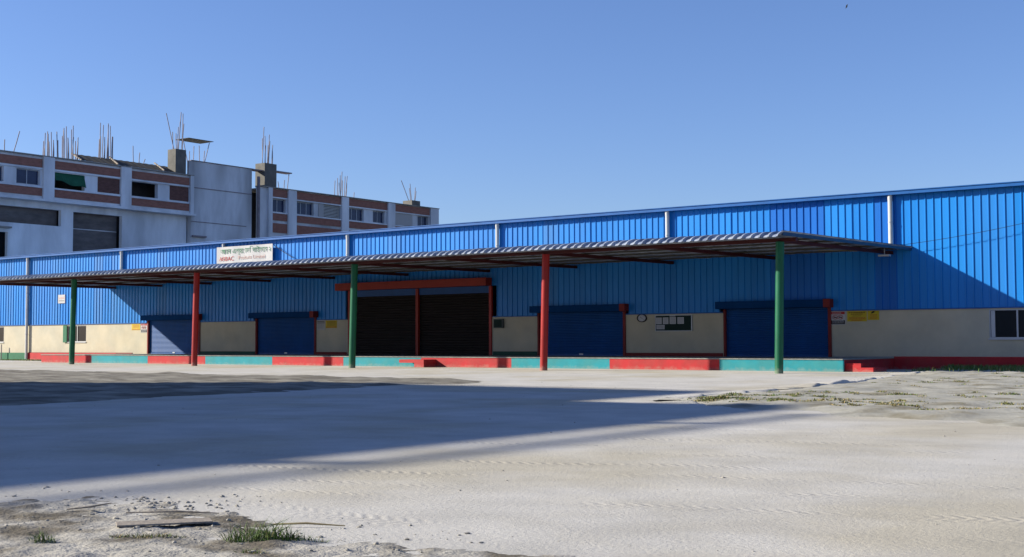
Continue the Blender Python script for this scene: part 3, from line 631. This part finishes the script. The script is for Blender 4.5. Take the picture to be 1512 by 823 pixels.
fb = empty('unfinished_annex', (XB, 74, 0), 'lower unfinished annex with brick bands and louvred window right of the factory', 'building')
upb = [(57.72, 60.29, 18.63, 20.38), (62.15, 65.47, 18.66, 20.38), (67.36, 70.66, 18.53, 20.39), (72.05, 75.38, 18.63, 20.38), (77.32, 79.77, 18.66, 20.37), (87.13, 89.57, 18.8, 20.42)]
wall_with_holes(fb, 55.6, 91.75, 0, 21.75, upb, -0.6, 0.0, 'facade_old')
piece('parapet_cap', 'conc', (55.6, 91.9, 21.752, 21.86), -0.6, 0.36, fb)
piece('roof_slab', 'conc', (55.7, 91.7, 21.4, 21.6), -14, -0.61, fb)
piece('room_back', 'opening', (56, 91, 12, 21.3), -3.0, -2.9, fb)
piece('side_wall', 'facade_old', (91.4, 91.74, 0, 21.7), -14, -0.61, fb)
for a, b in [(57.0, 57.68), (60.52, 62.02), (70.7, 72.06), (80.3, 81.8), (89.85, 91.75)]: piece('pier', 'facade', (a, b, 0, 21.75), 0.002, 0.32, fb)
for a, b in [(57.7, 60.5), (62.05, 70.65), (72.1, 80.28), (81.82, 89.83)]:
    piece('brick_band', 'brick', (a, b, 20.64, 21.66), 0.002, 0.10, fb); piece('brick_band', 'brick', (a, b, 17.52, 18.42), 0.002, 0.10, fb); piece('brick_band', 'brick', (a, b, 15.9, 17.14), 0.002, 0.09, fb)
    piece('sill_strip', 'facade', (a, b, 18.44, 18.6), 0.002, 0.2, fb); piece('sill_strip', 'facade', (a, b, 20.44, 20.6), 0.002, 0.2, fb)
fwin(fb, upb[0]); fwin(fb, upb[1], 3); fwin(fb, upb[3], 3); fwin(fb, upb[4], 2); fwin(fb, upb[5], 2)
mb = MB()
for k in range(9): fbox(mb, (67.4, 70.6, 18.6 + k * .2, 18.72 + k * .2), -0.3, -0.18)
mb.build('louvre', 'pipe', fb)
piece('curtain', 'white', (66.35, 67.3, 18.5, 20.4), 0.01, 0.08, fb)
piece('pale_panel', 'white', (81.9, 85.9, 18.75, 20.42), 0.003, 0.05, fb)
piece('column_stub', 'stub', (56.7, 58.8, 21.86, 25.0), -2.0, -0.2, fb)
piece('slab_arm', 'rebar', (54.75, 56.68, 23.9, 24.05), -1.6, -0.5, fb); piece('slab_arm', 'rebar', (58.82, 61.9, 24.1, 24.24), -1.6, -0.5, fb)
MB().tube([(XB + .15, 55.35, 0), (XB + .15, 55.35, 23.0)], .2, 8).build('soil_pipe', 'rebar', fb)
piece('column_stub', 'stub', (86.3, 88.2, 21.86, 22.7), -2.2, -0.4, fb)
rods(fb, [(57.0, 25, 29.9, .25, 1), (57.3, 25, 28.4, -.05, 1.3), (57.7, 25, 27.5, .1, .8), (58.1, 25, 29.0, .2, 1.1), (58.4, 25, 28.2, .2, 1.3), (58.6, 25, 26.8, 0, .8), (57.2, 25, 27.4, .1, .7), (57.9, 25, 28.8, -.1, 1.4), (58.3, 25, 27.6, .15, .6)])
rods(fb, [(60.0, 21.8, 22.9, -.2, 1), (60.9, 21.8, 23.2, .1, 1), (61.5, 21.8, 24.1, .3, 1)])
rods(fb, [(71.0, 21.8, 24.2, .1, 1.5), (71.6, 21.8, 24.6, 0, 1.5), (72.2, 21.8, 25.6, .3, 1.5), (72.8, 21.8, 24.4, 0, 1.7), (73.2, 21.8, 25.1, .35, 1.5), (74.9, 21.8, 22.9, .1, 1.5), (71.3, 21.8, 23.9, .1, 1), (71.9, 21.8, 25.0, -.1, 1.2), (72.5, 21.8, 24.9, .1, 1), (73.0, 21.8, 24.0, .15, 1.2)])
rods(fb, [(86.6, 22.7, 25.6, -1.7, 1.3), (86.9, 22.7, 24.6, -.3, 1.2), (87.3, 22.7, 25.3, -.4, 1.3), (87.7, 22.7, 24.8, .2, 1.1), (88.0, 22.7, 24.3, .3, 1.3)])

# neighbouring block to the left of the camera whose long shadow lies over the yard
HB = 14.0; ox, oy = 1.6 / SK, 1.0 / SK
def sx(xs, z): return xs - ox * z
def sy(ys, z): return ys - oy * z
nbk = empty('neighbouring_block', (-45, -65, 0), 'unfinished concrete block left of the yard that shades the road', 'building')
xa, xb_, xc_ = sx(-27.8, HB), sx(-15.1, HB), sx(-10.0, HB); ya, yb_ = sy(-28.3, HB), sy(-34.7, HB)
mb = MB(); mb.box(xa, xb_, yb_ + 0.002, ya, 0, HB); mb.box(xa, xc_, -92, yb_, 0, HB); mb.build('wall', 'facade', nbk)
HR = HB + 1.25
mb = MB(); mb.box(sx(-9.1, HR), sx(-8.85, HR), -90, sy(-36.5, HR), HR - 0.16, HR); mb.box(sx(-26, HR), sx(-12.6, HR), sy(-27.85, HR), sy(-27.7, HR), HR - 0.1, HR)
for y in (-58, -66, -74, -82): mb.box(sx(-9.2, HR), sx(-9.0, HR), y, y + .3, HB - 2, HR - .25); mb.box(xc_ - .3, sx(-9.0, HR), y, y + .3, HB - 2.2, HB - 1.9)
mb.build('parapet_beam', 'conc', nbk)

# ================================================================== SMALL GROUND DETAIL
def blade_mb(mb, x, y, z, h, w, ang, bend, mi):
    d = Vector((math.cos(ang), math.sin(ang), 0)); p = Vector((-d.y, d.x, 0)) * w
    b0 = Vector((x, y, z - .01)); b1 = b0 + d * bend * .35 + Vector((0, 0, h * .6)); b2 = b0 + d * bend + Vector((0, 0, h))
    mb.add([b0 - p, b0 + p, b1 + p * .7, b1 - p * .7, b2], [(0, 1, 2, 3), (3, 2, 4)], mi)
G = [mat('grass_green', (0.13, 0.22, 0.05), 0.7, 0, 0.25, 8), mat('grass_olive', (0.20, 0.21, 0.065), 0.7, 0, 0.25, 8), mat('grass_dry', (0.42, 0.33, 0.16), 0.8, 0, 0.2, 8)]
def tuft(mb, cx, cy, rx, ry, n, h, hf, mix, w=.006):
    for _ in range(n):
        r = math.sqrt(random.random()); a = random.uniform(0, 6.283); x, y = cx + rx * r * math.cos(a), cy + ry * r * math.sin(a)
        hh = h * random.uniform(.4, 1.1) * (1.1 - .6 * r); mi = random.choices((0, 1, 2), mix)[0]
        blade_mb(mb, x, y, hf(x, y), hh, w * random.uniform(.7, 1.4), random.uniform(0, 6.283), hh * random.uniform(.3, 1.6), mi)
VR = Vector((0.803, -0.595, 0)) * -1   # across the view
def view_pt(x, y): return x, y
specs = [('grass_tuft', 'bright green grass tuft, largest in the foreground soil', -6.12, -52.12, .24, .10, 330, .17, (.8, .2, .02)),
         ('grass_tuft', 'thin green grass tuft trailing right of the largest tuft', -5.93, -51.97, .2, .07, 150, .07, (.6, .3, .1)),
         ('grass_tuft', 'low yellowish weed patch in front of the weathered board', -6.83, -52.46, .26, .07, 330, .05, (.25, .5, .35)),
         ('grass_tuft', 'small green sprout at the lower left corner of the soil', -7.22, -52.95, .09, .05, 90, .09, (.8, .2, 0)),
         ('grass_tuft', 'short grass sprig at the bottom edge below the largest tuft', -5.78, -52.5, .1, .05, 70, .05, (.4, .4, .2)),
         ('grass_tuft', 'brownish dry tuft in the bottom left corner', -7.45, -53.35, .12, .08, 120, .06, (.1, .4, .6))]
for nm, lb, x, y, a, b, n, h, mix in specs:
    mb = MB(); tuft(mb, 0, 0, a, b, n, h, lambda p, q: 0, mix, .0028)
    c_, s_ = math.cos(R(-36.5)), math.sin(R(-36.5)); s_ = -s_
    for _ in range(n // 12): blade_mb(mb, random.gauss(0, a * .5), random.gauss(0, b * .5), 0, h * random.uniform(.5, 1.0), .0022, random.uniform(0, 6.28), h * random.uniform(.8, 1.8), random.choice((0, 1, 2)))
    mb.v = [(x + c_ * v[0] - s_ * v[1], y + s_ * v[0] + c_ * v[1], h_front(x + c_ * v[0] - s_ * v[1], y + s_ * v[0] + c_ * v[1]) + v[2]) for v in mb.v]
    o = mb.build(nm, G, at=(x, y, h_front(x, y))); prop(o, lb, 'grass', 'grass tufts in the foreground soil')
# grass along the wall and scattered over the right verge
mb = MB()
for _ in range(13000):
    x = random.uniform(-19.0, -2.5); y = -0.15 - abs(random.gauss(0, 1.9)) - (0.9 if x > -15 else 0) * random.random()
    if fbm(x * .8, y * .8, 7) + .25 * (x > -17) > 0.0: blade_mb(mb, x, y, h_right(x, y), random.uniform(.10, .26), .016, random.uniform(0, 6.28), random.uniform(.02, .16), random.choices((0, 1, 2), (.6, .3, .1))[0])
def clump(cx, cy, rx, ry, k, mix):
    for _ in range(k):
        x, y = cx + random.gauss(0, rx * .5), cy + random.gauss(0, ry * .5); q = random.random() ** 2
        tuft(mb, x, y, .06 + .22 * q, .05 + .15 * q, int(16 + 80 * q), .03 + .06 * q, h_right, mix, .010)
for _ in range(150):
    x, y = random.uniform(-14, 3), random.uniform(-36, -4)
    if poly_sd(np.array([x]), np.array([y]), right_poly)[0] > .3: clump(x, y, .5, .4, random.randint(1, 3), random.choice([(.15, .5, .35), (.05, .3, .65), (.3, .5, .2)]))
for (x, y, n, rx, ry, mx) in 2 *  [(-12.7, -33.2, 16, 1.2, .8, (.3, .5, .2)), (-11.9, -31.6, 9, 1.2, .9, (.3, .5, .2)), (-10.8, -33.6, 12, 2.0, .5, (.1, .4, .5)), (-9.4, -32.6, 15, 1.9, .7, (.1, .4, .5)), (-8.7, -34.3, 10, 1.5, .4, (.05, .35, .6)), (-12.4, -28.6, 9, 1.2, .9, (.3, .5, .2)), (-6.9, -34.4, 5, 1.2, .3, (.05, .3, .65)), (-13.3, -31.0, 6, .4, 1.2, (.2, .5, .3)), (-10.5, -29.5, 7, 1.5, 1, (.1, .4, .5))]:
    clump(x, y, rx, ry, n, mx)
o = mb.build('grass', G); prop(o, 'patchy short grass along the plinth and over the sandy verge', 'grass', kind='stuff')
mb = MB()
for _ in range(1500):
    x, y = random.uniform(-92, -79), random.uniform(-1.6, -.1); blade_mb(mb, x, y, 0, random.uniform(.05, .14), .02, random.uniform(0, 6.28), .05, random.choices((0, 1, 2), (.6, .3, .1))[0])
o = mb.build('ground_cover', G); prop(o, 'thin strip of grass below the green plinth', 'grass', kind='stuff')
# stones, clods and grit in the foreground
def rock(mb, x, y, z, r, fl=.6):
    bm = bmesh.new(); bmesh.ops.create_icosphere(bm, subdivisions=1, radius=1); o_ = random.uniform(0, 99); a = random.uniform(0, 6.28); ex = random.uniform(.7, 1.5)
    V = []
    for v in bm.verts:
        k = r * (1 + .45 * noise.noise(v.co * 1.3 + Vector((o_, 0, 0)))); p = v.co * k; px, py = p.x * ex, p.y
        V.append((x + px * math.cos(a) - py * math.sin(a), y + px * math.sin(a) + py * math.cos(a), z + p.z * fl + r * .2))
    mb.add(V, [tuple(v.index for v in f.verts) for f in bm.faces], 0, False); bm.free()
M['stone2'] = mat('soil_clod', (0.43, 0.40, 0.35), 0.95, 0, 0.4, 3)
mb = MB()
for _ in range(1100):
    x, y = random.uniform(-10.5, -1.0), random.uniform(-53.8, -50.2)
    s = poly_sd(np.array([x]), np.array([y]), front_poly)[0]
    if s < -.5 or fbm(x * 1.2, y * 1.2, 4) < -.12: continue
    z = max(h_front(x, y), 0.0); r = .006 + .016 * random.random() ** 3 + (.01 if random.random() < .03 else 0)
    rock(mb, x, y, z, r)
for _ in range(70):   # ridge of loosened clods along the edge of the shadow
    x, y = random.gauss(-8.2, .45), random.gauss(-51.25, .14); rock(mb, x, y, max(h_front(x, y), 0), random.uniform(.006, .02))
o = mb.build('gravel', 'stone2'); prop(o, 'loose grit and small clods over the foreground soil', 'gravel', kind='stuff')
mb = MB()
for _ in range(260):
    x, y = random.uniform(-24, 6), random.uniform(-50, -8); rock(mb, x, y, 0, random.uniform(.006, .018))
o = mb.build('pebbles', 'stone2'); prop(o, 'scattered pebbles on the pale road', 'pebbles', kind='stuff')
# weathered board, twigs
def ground_stick(name, pts, r, m, label, cat, grp=None):
    P_ = [(x, y, max(h_front(x, y), 0) + dz) for x, y, dz in pts]; o = MB().tube(P_, r, 6).build(name, m); prop(o, label, cat, grp); return o
A0 = Vector((-7.21, -52.40)); A1 = Vector((-6.86, -51.88)); dd = (A1 - A0).normalized(); pn = Vector((-dd.y, dd.x))
z0 = max(h_front(*A0), 0) + .006; z1 = max(h_front(*A1), 0) + .016
v = []
for zt in (0, .013):
    for t, zz in ((A0, z0), (A1, z1)):
        for q in (-.0, .2): p = t + pn * q; v.append((p.x, p.y, zz + zt))
o = MB().add(v, [(0, 1, 3, 2), (4, 6, 7, 5), (0, 2, 6, 4), (1, 5, 7, 3), (0, 4, 5, 1), (2, 3, 7, 6)]).build('wooden_board', 'wood', bevel=.004); prop(o, 'weathered wooden board lying flat on the foreground soil', 'board')
ground_stick('dry_twig', [(-6.55, -51.62, .02), (-6.35, -51.5, .03), (-6.12, -51.36, .015)], [.006, .008, .004], 'straw', 'pale straight twig beyond the largest grass tuft', 'twig')
ground_stick('dry_twig', [(-8.35, -52.0, .015), (-8.2, -51.9, .03), (-8.12, -51.78, .06)], [.006, .009, .004], 'wood', 'dark forked twig on the soil beyond the board', 'twig')
ground_stick('dry_twig', [(-7.85, -51.85, .02), (-7.55, -51.62, .025), (-7.3, -51.45, .01)], [.005, .008, .004], 'wood', 'long thin twig between the forked twig and the road edge', 'twig')
# bird high in the sky
bd = MB(); c = Vector((-22.6, -0.7, 17.05)); a = Vector((0.8, 0.6, 0))
bd.tube([c - a * .02 + Vector((0, 0, -.09)), c, c + a * .03 + Vector((0, 0, .08))], [.012, .04, .012], 6)
u_ = Vector((.78, -.6, .18)); bd.add([c - u_ * .02, c + u_ * .16 + Vector((0, 0, .03)), c + u_ * .05 + Vector((0, 0, .05)), c - u_ * .16 - Vector((0, 0, .12)), c - u_ * .05 + Vector((0, 0, .05))], [(0, 1, 2), (0, 3, 4)])
o = bd.build('bird', 'black'); prop(o, 'tiny dark bird flying high above the warehouse', 'bird')
